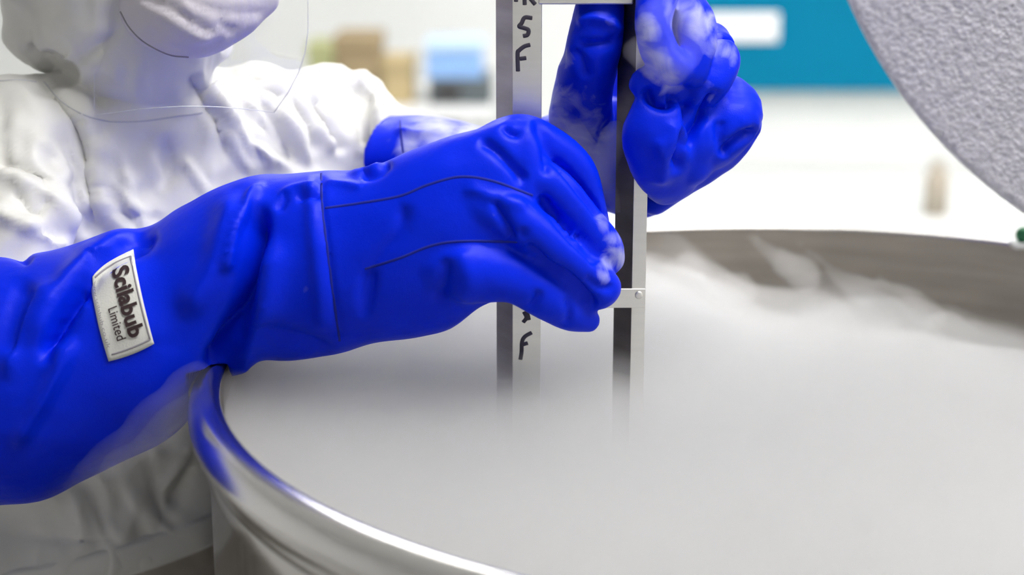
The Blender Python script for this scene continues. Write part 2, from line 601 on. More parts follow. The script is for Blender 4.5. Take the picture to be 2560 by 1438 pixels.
tank = setp(empty('storage_tank', (TC.x, TC.y, 0)), 'large round stainless steel cryogenic tank with polished rolled rim, full of fog', 'tank')
rim_prof = [(0.5012, -0.0035), (0.5016, -0.0012), (0.5035, 0.0), (0.506, 0.0005)]
for k in range(0, 15):
    t = math.pi / 2 - k / 14 * math.radians(150)
    rim_prof.append((0.508 + 0.019 * math.cos(t), -0.0185 + 0.019 * math.sin(t)))
rim_prof += [(0.517, -0.040), (0.515, -0.046), (0.506, -0.046), (0.506, -0.006), (0.5012, -0.0035)]
link('rim', bm_mesh(lathe(rim_prof)), M_STEEL, tank)
link('inner_wall', bm_mesh(lathe([(RI + 0.001, -0.0036), (RI + 0.001, -0.75), (0.45, -0.80), (0.001, -0.80), (0.001, -0.805), (0.455, -0.805), (RI + 0.005, -0.75), (RI + 0.005, -0.0046), (RI + 0.001, -0.0036)])), M_INNER, tank)
link('outer_wall', bm_mesh(lathe([(0.5145, -0.047), (0.5145, -0.06), (0.512, -0.064), (0.512, -1.04), (0.510, -1.05), (0.500, -1.05), (0.507, -1.0), (0.507, -0.047), (0.5145, -0.047)])), M_STEEL, tank)
link('plinth', bm_mesh(lathe([(0.001, -1.05), (0.485, -1.05), (0.485, -1.12), (0.001, -1.12)])), M_BLACK, tank)


# ------------------------------------------------------------------ the lid, swung up on its hinge behind the tank on the right
n_l = Vector((-0.597, -0.802, -0.016)).normalized()
LC = Vector((0.6506, 1.449, 1.5994))
u_l = n_l.cross(Vector((0, 0, 1))).normalized()
v_l = u_l.cross(n_l).normalized()
if v_l.z < 0: v_l = -v_l
RL = 0.46
lid = setp(empty('tank_lid', (LC.x, LC.y, 0)), 'open round tank lid with thick grey speckled foam plug facing the tank', 'lid')


def disc(prof, n=128):
    bm = bmesh.new(); rings = []
    for r, h in prof:
        rings.append([bm.verts.new(LC + u_l * r * math.cos(2 * math.pi * k / n) + v_l * r * math.sin(2 * math.pi * k / n) + n_l * h) for k in range(n)])
    for a, c in zip(rings, rings[1:]):
        for k in range(n):
            bm.faces.new((a[k], a[(k + 1) % n], c[(k + 1) % n], c[k]))
    bmesh.ops.contextual_create(bm, geom=rings[0]); bmesh.ops.contextual_create(bm, geom=rings[-1])
    return bm_mesh(bm)


link('foam_plug', disc([(RL - 0.10, -0.09), (RL, -0.09), (RL, -0.006), (RL - 0.006, 0.0), (RL - 0.012, 0.0)]), M_FOAM, lid, True)
link('cover', disc([(RL - 0.03, -0.091), (RL - 0.005, -0.093), (RL - 0.004, -0.12), (RL - 0.02, -0.125), (0.2, -0.13)]), M_STEEL, lid, True)
hub = LC - n_l * 0.128
bm = bmesh.new()
tube_pts(bm, [(hub, 0.03), (hub - n_l * 0.05, 0.03)], 20)
link('hub', bm_mesh(bm), M_RACK, lid)
post = Vector((0.98, 1.80, 0))
bm = bmesh.new()
tube_pts(bm, [(hub - n_l * 0.03, 0.02), (hub - n_l * 0.12, 0.02), (Vector((post.x - 0.05, post.y - 0.05, 1.60)), 0.022), (Vector((post.x, post.y, 1.55)), 0.024), (Vector((post.x, post.y, 0.012)), 0.026)], 20)
link('swing_arm', bm_mesh(bm), M_RACK, lid)

# small green knobbed clip on the far right of the rim
gp = W(2556, 590, 1.742)
clip = boxmesh((gp.x - 0.008, gp.y - 0.004, RIM_Z + 0.001), (gp.x + 0.03, gp.y + 0.02, RIM_Z + 0.007), 0.001, 1)
ck = link('rim_clip', clip, M_LAM, tank, False)
bm = bmesh.new()
bmesh.ops.create_uvsphere(bm, u_segments=16, v_segments=10, radius=0.009, matrix=Matrix.Translation((gp.x + 0.004, gp.y + 0.008, RIM_Z + 0.014)))
link('clip_knob', bm_mesh(bm), M_GREEN, ck)

# ------------------------------------------------------------------ the box rack being lifted
RY = 1.385
rack = setp(empty('cryobox_rack', W(1430, 1000, RY)), 'narrow upright steel sample rack with marker letters held in both gloves', 'rack')
RD = 0.016


def upright(x0, x1, y0, y1):
    zt = RIM_Z + 0.60; zb = RIM_Z - 0.55
    return boxmesh((x0, y0, zb), (x1, y1, zt), 0.0008, 1)


xl0, xl1 = W(1281, 719, RY).x, W(1352, 719, RY).x
xr0, xr1 = W(1579, 719, RY).x, W(1614, 719, RY).x
SK = 0.0135                        # the rack stands turned a little: its left flanges run back and to the left


def lpost(xa, xb, name, fmat):
    zt = RIM_Z + 0.60; zb = RIM_Z - 0.55
    bm = bmesh.new()
    box(bm, (xa, RY, zb), (xb, RY + 0.0016, zt), 0.0004, 1)
    front = bm_mesh(bm)
    o = link(name, front, M_RACK, rack, False)
    bm = bmesh.new()
    vs = []
    q = [(xa, RY + 0.0002), (xa - SK, RY + 0.020), (xa - SK + 0.0015, RY + 0.021), (xa + 0.0015, RY + 0.0014)]
    lo = [bm.verts.new((x, y, zb)) for x, y in q]; hi = [bm.verts.new((x, y, zt)) for x, y in q]
    for k in range(4):
        bm.faces.new((lo[k], lo[(k + 1) % 4], hi[(k + 1) % 4], hi[k]))
    bm.faces.new(lo); bm.faces.new(hi)
    link('flange', bm_mesh(bm), fmat, o, False)
    return o


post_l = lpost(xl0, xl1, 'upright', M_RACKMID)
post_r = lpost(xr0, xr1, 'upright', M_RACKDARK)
# cross bar with rivet near the lower fingers
ca, cb = W(1300, 721, RY), W(1614, 769, RY)
cross = link('cross_bar', boxmesh((ca.x, RY - 0.0016, cb.z), (cb.x - 0.0005, RY - 0.0001, ca.z), 0.0004, 1), M_RACK, rack, False)
rv = W(1597, 738, RY - 0.0016)
bm = bmesh.new()
bmesh.ops.create_uvsphere(bm, u_segments=16, v_segments=8, radius=0.0034, matrix=Matrix.Translation(rv) @ Matrix.Diagonal((1, 0.4, 1, 1)))
link('rivet', bm_mesh(bm), M_RACK, cross)
# top bar of the frame
ta, tb = W(1352, -26, RY), W(1592, 11, RY)
link('top_bar', boxmesh((ta.x - 0.002, RY - 0.001, tb.z), (tb.x - 0.003, RY + 0.02, ta.z), 0.001, 1), M_RACK, rack, False)

# shelves of the rack hidden in the fog
for k in range(3):
    z = RIM_Z - 0.16 - 0.11 * k
    link('shelf', boxmesh((xl0 + 0.002, RY + 0.002, z), (xr1 - 0.002, RY + 0.13, z + 0.002)), M_RACK, rack, False)


def marker(strokes, r=0.0017):
    bm = bmesh.new()
    for st in strokes:
        P = resample([tuple(p) for p in st], 6) if len(st) > 2 else [np.array(p, float) for p in resample([st[0], st[1]], 6)]
        pts = [Vector(W(p[0], p[1], RY - 0.0002)) for p in P]
        tube_pts(bm, [(p, r) for p in pts], 8, ratio=0.18)
    return bm_mesh(bm)


link('marker_letter', marker([[(1291, -14), (1290, 4)], [(1310, -30), (1312, 12)], [(1312, -26), (1336, -20), (1318, -6)], [(1322, -8), (1338, 11)]]), M_INK, rack)
link('marker_letter', marker([[(1330, 45), (1312, 44), (1304, 58), (1298, 66), (1310, 70), (1321, 75), (1319, 87), (1308, 90)]]), M_INK, rack)
link('marker_letter', marker([[(1325, 112), (1311, 116), (1298, 126), (1294, 134), (1295, 178)], [(1300, 147), (1315, 145)]]), M_INK, rack)
link('marker_letter', marker([[(1310, 780), (1316, 794), (1308, 806)], [(1318, 780), (1322, 800)]]), M_INK, rack)
link('marker_letter', marker([[(1329, 832), (1312, 842), (1305, 856), (1304, 880), (1301, 899)], [(1306, 862), (1319, 858)]]), M_INK, rack)


# ------------------------------------------------------------------ the person
person = setp(empty('person', W(150, 1290, 1.62).xy.to_3d()), 'person in white coverall, mask and clear visor lifting a rack with long blue gloves', 'person')

# --- coverall: torso, sleeves, neck and hooded head as one surface
bm = bmesh.new()
outline_loft(bm, [   # torso rows from the hem up: left, right outline, distance, half thickness
    (-330, 1400, 690, 1160, 1.63, 0.160, 1.58, 1.66),
    (-300, 1180, 680, 1040, 1.63, 0.150, 1.57, 1.66),
    (-240, 960, 690, 890, 1.62, 0.148, 1.55, 1.66),
    (-180, 740, 720, 730, 1.60, 0.145, 1.53, 1.66),
    (-110, 540, 860, 520, 1.59, 0.140, 1.51, 1.68),
    (-60, 400, 930, 390, 1.58, 0.115, 1.50, 1.69),
    (-10, 320, 905, 320, 1.58, 0.080, 1.50, 1.68),
    (60, 275, 800, 280, 1.58, 0.050, 1.52, 1.67),
    (200, 250, 640, 250, 1.58, 0.030, 1.55, 1.64),
], m=5, n=48, power=2.3, ends=False)
# shoulders
ptube(bm, [(10, 335, 118, 1.50), (150, 300, 105, 1.53), (330, 270, 100, 1.57), (560, 258, 98, 1.62), (700, 262, 84, 1.65), (800, 258, 78, 1.67), (880, 243, 76, 1.68), (900, 300, 76, 1.68), (905, 400, 72, 1.68)], 28)
# near sleeve going down into the long glove
ptube(bm, [(40, 330, 130, 1.49), (35, 450, 140, 1.46), (55, 560, 135, 1.43), (40, 680, 118, 1.405), (60, 790, 95, 1.39)], 28)
# far sleeve
ptube(bm, [(870, 262, 92, 1.68), (930, 310, 78, 1.66), (1000, 335, 62, 1.63), (1090, 370, 48, 1.60)], 24)
# neck and hood
ptube(bm, [(380, 300, 175, 1.57), (360, 180, 165, 1.56), (350, 60, 190, 1.55)], 30)
ptube(bm, [(340, 40, 230, 1.55), (350, -150, 305, 1.56), (360, -300, 290, 1.57), (370, -420, 200, 1.58)], 36, ratio=1.0)
ptube(bm, [(130, 60, 110, 1.55), (150, -80, 120, 1.56), (180, -200, 120, 1.57)], 24)
suit_me = remesh(bm, 0.0042, 5)

suit_folds = [
    # crease between the near arm and the chest
    ([(70, 190), (120, 222), (165, 268), (195, 310), (216, 365), (228, 440), (238, 520), (240, 600)], -0.010, 20, 44, 0.15),
    ([(110, 190), (180, 260), (230, 330), (252, 430), (258, 560)], 0.010, 26, 40, 0.15),
    ([(40, 230), (110, 280), (165, 360), (200, 470), (212, 580)], 0.008, 40, 26, 0.15),
    # hood resting on the collar
    ([(60, 118), (105, 146), (150, 180), (190, 212)], -0.013, 16, 14, 0.12),
    ([(70, 90), (130, 120), (180, 165)], 0.009, 30, 16, 0.15),
    ([(185, 160), (240, 120), (310, 65)], -0.006, 14, 14, 0.15),
    ([(120, 20), (190, 80), (270, 90)], 0.006, 40, 30, 0.2),
    ([(343, 125), (346, 180), (345, 248)], 0.005, 7, 7, 0.2),
    ([(235, 170), (270, 190), (330, 200)], -0.004, 12, 12, 0.2),
    ([(410, 150), (395, 200), (400, 250)], 0.004, 12, 12, 0.2),
    ([(250, 120), (285, 160), (300, 210)], 0.004, 14, 10, 0.2),
    ([(300, 420), (330, 470), (345, 540)], 0.006, 10, 18, 0.2),
    ([(400, 330), (420, 400), (410, 480)], -0.005, 14, 10, 0.2),
    ([(640, 300), (700, 360), (760, 430)], -0.010, 8, 12, 0.15),
    ([(560, 330), (600, 400), (640, 440)], 0.007, 10, 8, 0.15),
    ([(720, 240), (760, 300), (800, 390)], -0.008, 8, 10, 0.15),
    ([(860, 220), (890, 300), (900, 380)], -0.008, 8, 8, 0.15),
    # right of the neck
    ([(468, 170), (490, 220), (520, 280), (550, 340), (570, 420)], -0.009, 13, 10, 0.15),
    ([(505, 170), (545, 240), (600, 330), (660, 390), (730, 430)], 0.012, 16, 30, 0.15),
    ([(560, 140), (590, 190), (640, 245)], -0.006, 10, 16, 0.2),
    ([(620, 195), (665, 222), (710, 250)], -0.010, 12, 12, 0.15),
    ([(600, 165), (690, 190), (735, 240)], 0.008, 18, 18, 0.2),
    ([(640, 250), (680, 310), (730, 410)], -0.007, 12, 10, 0.15),
    ([(600, 280), (635, 350), (660, 420)], -0.006, 10, 16, 0.2),
    ([(690, 270), (740, 340), (780, 420)], 0.009, 16, 12, 0.15),
    ([(775, 245), (815, 310), (860, 385)], -0.012, 12, 9, 0.12),
    ([(750, 215), (800, 290), (835, 390)], 0.008, 14, 12, 0.15),
    ([(830, 230), (880, 300), (905, 400)], 0.008, 14, 14, 0.15),
    ([(890, 190), (915, 260), (930, 390)], -0.008, 10, 10, 0.15),
    ([(840, 190), (890, 225), (940, 255)], -0.007, 10, 10, 0.2),
    ([(930, 220), (950, 290), (960, 390)], 0.007, 10, 10, 0.15),
    ([(740, 200), (800, 195), (860, 180)], 0.006, 16, 12, 0.2),
    # chest
    ([(455, 390), (485, 440), (520, 500)], 0.005, 8, 8, 0.2),
    ([(255, 330), (300, 400), (360, 480)], 0.004, 40, 40, 0.2),
    ([(345, 320), (400, 380), (450, 470)], -0.004, 40, 40, 0.2),
    ([(250, 530), (330, 535), (420, 540)], -0.003, 10, 14, 0.2),
    ([(200, 200), (235, 240), (250, 290)], -0.005, 18, 18, 0.2),
    # near sleeve rumples
    ([(-20, 405), (40, 415), (95, 440), (120, 470)], -0.010, 10, 14, 0.1),
    ([(-20, 435), (40, 450), (100, 480), (160, 530), (190, 570)], 0.010, 14, 16, 0.1),
    ([(30, 480), (60, 515), (80, 560)], -0.010, 14, 12, 0.15),
    ([(80, 560), (105, 520), (130, 490)], -0.008, 10, 12, 0.15),
    ([(-20, 520), (50, 560), (120, 590), (160, 625)], 0.011, 18, 16, 0.1),
    ([(90, 570), (140, 585), (165, 615)], -0.009, 10, 10, 0.15),
    ([(130, 360), (140, 400), (160, 470)], 0.006, 14, 18, 0.2),
    ([(0, 300), (70, 330), (130, 390)], 0.005, 40, 40, 0.2),
    # lower coat
    ([(395, 1240), (420, 1200), (450, 1150), (480, 1090)], 0.007, 12, 10, 0.15),
    ([(420, 1270), (455, 1220), (485, 1160)], -0.009, 12, 14, 0.15),
    ([(340, 1210), (320, 1290), (300, 1370)], 0.004, 30, 20, 0.2),
    ([(0, 1330), (100, 1345), (250, 1350), (330, 1340)], -0.004, 14, 10, 0.1),
    ([(380, 1180), (395, 1260), (400, 1340)], -0.005, 16, 10, 0.2),
]
folds(suit_me, suit_folds, rough=0.0015, rough_scale=11.0, post_smooth=1, sharp=0.65, crinkle=0.010)
rest_on_rim(suit_me)
suit = link('coverall', suit_me, M_SUIT, person)
setp(suit, 'white crinkled coverall with hood')
tree_s = bvh(suit_me)
for pl in ([(110, 205), (165, 262), (245, 298), (340, 304), (460, 288), (505, 282)],
           [(0, 203), (50, 200), (90, 205)]):
    link('seam', surf_line(tree_s, pl, 0.0007, 0.0002), M_SUITSEAM, suit)

# hem band of the coat and the trousers under it
bm = bmesh.new()
hl, hr = W(-330, 1400, 1.58), W(690, 1160, 1.66)
hc = (hl + hr) / 2; ha = (hr - hl) / 2; hb = Vector((-ha.y, ha.x, 0)).normalized() * 0.160
secs = [(hc + Vector((0, 0, z)), ha * s, hb * s) for s, z in ((0.9, 0.02), (1.015, 0.016), (1.022, 0.010), (1.022, -0.012), (1.016, -0.016), (0.9, -0.016))]
loft(bm, secs, 72, True, 2.3)
link('hem_band', bm_mesh(bm), M_SUIT, person)

bm = bmesh.new()
hipz = hc.z
for sx, dy in ((-0.12, -0.03), (0.065, 0.03)):
    tube_pts(bm, [(Vector((hc.x + sx, hc.y + dy, hipz + 0.10)), 0.125), (Vector((hc.x + sx, hc.y + dy, hipz - 0.10)), 0.118),
                  (Vector((hc.x + sx, hc.y + dy, 0.46)), 0.085), (Vector((hc.x + sx, hc.y + dy, 0.25)), 0.08), (Vector((hc.x + sx, hc.y + dy, 0.08)), 0.075)], 28)
tr_me = remesh(bm, 0.01, 4)
folds(tr_me, [([(340, 1438), (430, 1380), (530, 1320)], 0.006, 14, 14, 0.1), ([(420, 1450), (470, 1400), (530, 1360)], -0.005, 10, 10, 0.1)], rough=0.002, rough_scale=16)
link('trousers', tr_me, M_TROUSER, person)
for sx, dy in ((-0.12, -0.03), (0.065, 0.03)):
    bm = bmesh.new()
    c = Vector((hc.x + sx, hc.y + dy, 0))
    fd = Vector((0.75, -0.66, 0))
    loft(bm, [(c - fd * 0.09 + Vector((0, 0, 0.05)), Vector((0.66, 0.75, 0)) * 0.02, Vector((0, 0, 0.02))),
              (c - fd * 0.08 + Vector((0, 0, 0.055)), Vector((0.66, 0.75, 0)) * 0.04, Vector((0, 0, 0.055))),
              (c + Vector((0, 0, 0.06)), Vector((0.66, 0.75, 0)) * 0.048, Vector((0, 0, 0.06))),
              (c + fd * 0.10 + Vector((0, 0, 0.04)), Vector((0.66, 0.75, 0)) * 0.05, Vector((0, 0, 0.04))),
              (c + fd * 0.18 + Vector((0, 0, 0.03)), Vector((0.66, 0.75, 0)) * 0.035, Vector((0, 0, 0.03))),
              (c + fd * 0.2 + Vector((0, 0, 0.025)), Vector((0.66, 0.75, 0)) * 0.01, Vector((0, 0, 0.012)))], 24)
    link('boot', bm_mesh(bm), M_BLACK, person)

# face mask
bm = bmesh.new()
ptube(bm, [(395, 0, 118, 1.47), (470, 20, 125, 1.45), (560, 5, 105, 1.455), (650, -20, 62, 1.47)], 32, ratio=0.8)
ptube(bm, [(420, -110, 150, 1.47), (540, -120, 150, 1.46), (640, -90, 90, 1.47)], 32, ratio=0.8)
mk = remesh(bm, 0.004, 5)
folds(mk, [([(340, -10), (420, 20), (500, 70), (545, 82)], -0.005, 9, 7, 0.1),
           ([(340, 10), (420, 45), (500, 95), (540, 100)], 0.004, 12, 9, 0.1),
           ([(460, -10), (530, 25), (600, 35), (670, 30)], -0.004, 9, 7, 0.1),
           ([(360, 70), (430, 120), (500, 125), (560, 100)], -0.003, 8, 8, 0.1),
           ([(545, 50), (570, 75), (590, 70)], -0.005, 8, 7, 0.1)], rough=0.0012, rough_scale=22)
mo = link('face_mask', mk, M_MASK, person)
setp(mo, 'pale lilac cloth face mask')
tree_m = bvh(mk)
# folded mask edge and strap
link('mask_border', surf_line(tree_m, [(302, 30), (322, 66), (352, 98), (390, 122), (430, 138), (470, 142)], 0.0008, 0.0002), M_PRINTGREY, mo)

# visor: a clear curved sheet in front of the face and neck
bm = bmesh.new()
nu, nv = 40, 14
grid = []
for j in range(nv + 1):
    v = j / nv
    row = []
    for i in range(nu + 1):
        u = i / nu
        px = 236 + u * (770 - 236) - u * 85 * max(0.0, (v - 0.70) / 0.30) ** 2
        pyb = 288 - 22 * math.sin(math.pi * min(1, u * 0.9))
        py = -420 + v * (pyb + 420)
        ydep = 1.50 - 0.115 * math.sin(math.pi * (0.06 + 0.9 * u)) + 0.02 * (1 - v)
        row.append(bm.verts.new(W(px, py, ydep)))
    grid.append(row)
for j in range(nv):
    for i in range(nu):
        bm.faces.new((grid[j][i], grid[j][i + 1], grid[j + 1][i + 1], grid[j + 1][i]))
edge_pts = [v.co.copy() for v in grid[-1]]
edge_r = [r[-1].co.copy() for r in grid]
edge_l = [r[0].co.copy() for r in grid]
vi = link('visor', bm_mesh(bm), M_VISOR, person)
setp(vi, 'clear plastic face shield sheet')
for pts in (edge_pts, edge_r, edge_l):
    bm = bmesh.new()
    tube_pts(bm, [(p, 0.0004) for p in pts], 6)
    link('visor_edge', bm_mesh(bm), M_PALE2, vi)


# ------------------------------------------------------------------ gloves
def set_frost(me, spots, edge=0.0):
    co = get_co(me)
    Q, zc = proj(co)
    f = np.zeros(len(co))
    for (px, py, r, a) in spots:
        d = np.hypot(Q[:, 0] - px, Q[:, 1] - py)
        f = np.maximum(f, a * np.exp(-(d / r) ** 2))
    at = me.attributes.new('frost', 'FLOAT', 'POINT')
    at.data.foreach_set('value', f.astype(np.float32))


# --- near glove (right hand), from the elbow on the left to the curled fingers
bm = bmesh.new()
outline_loft(bm, [   # upper outline x,y / lower outline x,y / distance / half depth
    (-190, 660, -160, 1290, 1.37, 0.090),
    (-60, 640, -60, 1262, 1.37, 0.092),
    (60, 642, 20, 1245, 1.37, 0.092),
    (170, 622, 120, 1236, 1.37, 0.090),
    (270, 585, 240, 1175, 1.372, 0.086),
    (370, 570, 350, 1122, 1.375, 0.082),
    (450, 520, 445, 1075, 1.378, 0.078),
    (530, 476, 535, 985, 1.378, 0.074),
    (620, 443, 640, 896, 1.376, 0.070),
    (715, 438, 750, 893, 1.37, 0.066),
    (800, 431, 850, 878, 1.362, 0.062),
    (900, 428, 945, 850, 1.354, 0.056),
    (1000, 386, 1040, 842, 1.346, 0.050),
    (1100, 346, 1130, 818, 1.340, 0.044),
    (1190, 324, 1200, 768, 1.337, 0.038),
    (1255, 300, 1262, 740, 1.336, 0.034),
    (1300, 300, 1300, 700, 1.336, 0.028),
], m=4, n=48, power=2.15)
# fingers: index, middle, ring, little
ptube(bm, [(1215, 385, 66, 1.346), (1295, 352, 68, 1.346), (1375, 372, 56, 1.352), (1440, 425, 50, 1.358), (1470, 495, 44, 1.362), (1488, 560, 38, 1.364)], 24, 0.85)
ptube(bm, [(1220, 440, 56, 1.332), (1320, 440, 56, 1.328), (1385, 472, 53, 1.328), (1445, 538, 52, 1.332), (1500, 610, 54, 1.338), (1518, 648, 46, 1.346)], 24, 0.9)
ptube(bm, [(1130, 500, 66, 1.322), (1220, 520, 62, 1.314), (1300, 556, 60, 1.310), (1376, 612, 57, 1.310), (1440, 664, 55, 1.316), (1500, 725, 57, 1.330)], 24, 0.9)
ptube(bm, [(1080, 650, 100, 1.324), (1180, 672, 92, 1.314), (1285, 694, 66, 1.314), (1370, 742, 60, 1.320), (1432, 782, 50, 1.330), (1474, 802, 32, 1.336)], 24, 0.9)
ptube(bm, [(1290, 470, 52, 1.338), (1335, 495, 44, 1.338), (1400, 570, 36, 1.334)], 20)
# thumb behind the rack
ptube(bm, [(1120, 420, 70, 1.345), (1170, 420, 62, 1.40), (1260, 430, 56, 1.442), (1340, 440, 50, 1.446)], 24, 0.9)
near_me = remesh(bm, 0.0023, 4)
near_folds = [
    # wrinkles of the gauntlet
    ([(520, 960), (570, 880), (615, 780), (640, 690), (650, 600), (655, 500)], -0.026, 34, 16, 0.15),
    ([(560, 960), (610, 890), (650, 800), (672, 700), (690, 580)], 0.010, 16, 40, 0.2),
    ([(450, 800), (530, 680), (570, 560), (600, 470)], 0.010, 40, 30, 0.2),
    ([(560, 690), (580, 580), (620, 500), (660, 455)], 0.008, 10, 14, 0.15),
    ([(400, 575), (325, 610), (235, 672), (160, 780), (105, 920)], -0.022, 24, 20, 0.15),
    ([(350, 572), (280, 605), (195, 668), (120, 770), (70, 880)], 0.008, 22, 26, 0.2),
    ([(140, 690), (80, 770), (40, 870), (10, 960)], 0.006, 18, 26, 0.2),
    ([(190, 830), (140, 940), (70, 1060), (20, 1130)], 0.009, 22, 26, 0.2),
    ([(330, 640), (330, 760), (350, 880)], 0.005, 70, 70, 0.2),
    ([(70, 690), (30, 800), (20, 900)], -0.006, 26, 26, 0.2),
    ([(-10, 605), (40, 630), (80, 652)], -0.010, 10, 14, 0.1),
    # puckers by the cuff seam
    ([(690, 495), (730, 472), (770, 466), (795, 478)], 0.004, 9, 10, 0.15),
    ([(690, 530), (710, 500), (700, 470)], -0.004, 12, 10, 0.2),
    ([(740, 500), (775, 492), (798, 500)], -0.005, 12, 9, 0.15),
    ([(810, 455), (860, 460), (910, 470)], 0.003, 9, 9, 0.15),
    ([(900, 440), (940, 432), (975, 400)], -0.006, 10, 12, 0.15),
    ([(870, 432), (930, 425), (960, 405)], 0.005, 10, 8, 0.2),
    ([(798, 428), (806, 520), (818, 620), (832, 730), (848, 850)], -0.003, 7, 9, 0.05),
    ([(770, 430), (780, 560), (795, 700), (805, 840)], 0.004, 30, 16, 0.1),
    # wrist and palm wrinkles
    ([(1010, 500), (1000, 570), (950, 640), (915, 700), (900, 780)], -0.005, 20, 14, 0.15),
    ([(930, 670), (925, 740), (905, 800)], -0.004, 12, 14, 0.2),
    ([(1120, 640), (1110, 700), (1095, 770)], -0.006, 16, 16, 0.2),
    ([(1140, 620), (1170, 700), (1150, 770)], 0.004, 30, 30, 0.2),
    ([(590, 860), (680, 830), (760, 850), (840, 872)], -0.005, 20, 26, 0.2),
    # knuckle creases
    ([(1195, 345), (1240, 375), (1290, 425), (1318, 462)], -0.007, 11, 14, 0.15),
    ([(1255, 315), (1275, 332), (1300, 340)], -0.006, 9, 8, 0.15),
    ([(1330, 300), (1358, 350), (1366, 400), (1360, 450)], -0.005, 12, 10, 0.2),
    ([(1235, 490), (1255, 540), (1275, 585), (1288, 600)], -0.007, 11, 10, 0.15),
    ([(1306, 570), (1312, 600)], -0.004, 8, 9, 0.2),
    ([(1347, 485), (1392, 545), (1436, 592), (1481, 636), (1500, 668)], -0.008, 11, 11, 0.1),
    ([(1310, 612), (1365, 667), (1400, 686), (1436, 712), (1467, 745), (1492, 776)], -0.009, 11, 11, 0.1),
    ([(1372, 395), (1405, 420), (1445, 470), (1481, 512), (1507, 550)], -0.006, 9, 9, 0.1),
    ([(1150, 470), (1200, 480), (1250, 500), (1330, 520)], 0.004, 22, 16, 0.2),
    ([(1325, 775), (1340, 750), (1350, 725)], -0.005, 12, 10, 0.2),
    ([(1418, 740), (1424, 780), (1416, 820)], -0.004, 8, 10, 0.2),
    ([(1460, 690), (1500, 720), (1540, 716)], -0.004, 8, 8, 0.2),
]
folds(near_me, near_folds, rough=0.0012, rough_scale=18.0, post_smooth=2, sharp=0.35)
rest_on_rim(near_me)
bm = bmesh.new(); bm.from_mesh(near_me)      # the cloth lies smooth under the stiff label
cov = get_co(near_me); Qv, _ = proj(cov); nov = get_no(near_me)
sel = [v for v in bm.verts if 215 < Qv[v.index][0] < 395 and 622 < Qv[v.index][1] < 915 and nov[v.index][1] < 0.2]
for _ in range(60):
    bmesh.ops.smooth_vert(bm, verts=sel, factor=0.5, use_axis_x=True, use_axis_y=True, use_axis_z=True)
bm.to_mesh(near_me); bm.free(); near_me.update()
set_frost(near_me, [(1548, 640, 34, 0.85), (1535, 600, 30, 0.6), (1510, 560, 34, 0.45), (1508, 690, 22, 0.6), (1520, 655, 26, 0.7), (1300, 300, 30, 0.35), (1000, 330, 60, 0.3)])
near = link('glove', near_me, M_GLOVE, person)
setp(near, 'long blue cryogenic glove on the near arm, with sewn maker label')
tree_n = bvh(near_me)
for pl in ([(803, 434), (806, 520), (818, 620), (832, 730), (849, 852)],
           [(815, 520), (900, 508), (1000, 490), (1070, 462), (1150, 442), (1230, 452), (1330, 488)],
           [(915, 672), (1000, 645), (1080, 614), (1160, 603), (1290, 606)]):
    link('seam', surf_line(tree_n, pl, 0.0014, -0.0008), M_SEAM, near)

# sewn label
TR_, BR_, BL_, TL_ = (333, 626), (385, 858), (272, 903), (230, 692)


def q2(a, c, b, t):
    return ((1 - t) ** 2 * a[0] + 2 * t * (1 - t) * c[0] + t * t * b[0], (1 - t) ** 2 * a[1] + 2 * t * (1 - t) * c[1] + t * t * b[1])


def patch_px(u, v):
    """u along the reading direction (top to bottom), v up across the letters (left to right)"""
    Le = q2(TL_, (232, 775), BL_, u); Ri = q2(TR_, (352, 742), BR_, u)
    To = q2(TL_, (262, 650), TR_, v); Bo = q2(BL_, (335, 888), BR_, v)
    x = (1 - v) * Le[0] + v * Ri[0] + (1 - u) * To[0] + u * Bo[0] - ((1 - u) * ((1 - v) * TL_[0] + v * TR_[0]) + u * ((1 - v) * BL_[0] + v * BR_[0]))
    y = (1 - v) * Le[1] + v * Ri[1] + (1 - u) * To[1] + u * Bo[1] - ((1 - u) * ((1 - v) * TL_[1] + v * TR_[1]) + u * ((1 - v) * BL_[1] + v * BR_[1]))
    return x, y


bm = bmesh.new()
NU, NV = 26, 14
g = [[bm.verts.new(hit(tree_n, *patch_px(i / NU, j / NV), 0.0016)) for j in range(NV + 1)] for i in range(NU + 1)]
for i in range(NU):
    for j in range(NV):
        bm.faces.new((g[i][j], g[i + 1][j], g[i + 1][j + 1], g[i][j + 1]))
for _ in range(2):
    bmesh.ops.smooth_vert(bm, verts=[v for v in bm.verts if not v.is_boundary], factor=0.5, use_axis_x=True, use_axis_y=True, use_axis_z=True)
pm = bm_mesh(bm)
if pm.polygons[0].normal.y > 0: pm.flip_normals()
tree_p = bvh(pm)
patch = link('label_patch', pm, M_PATCH, near)
so = patch.modifiers.new('t', 'SOLIDIFY'); so.thickness = 0.0009
setp(patch, 'white sewn label with black lettering')


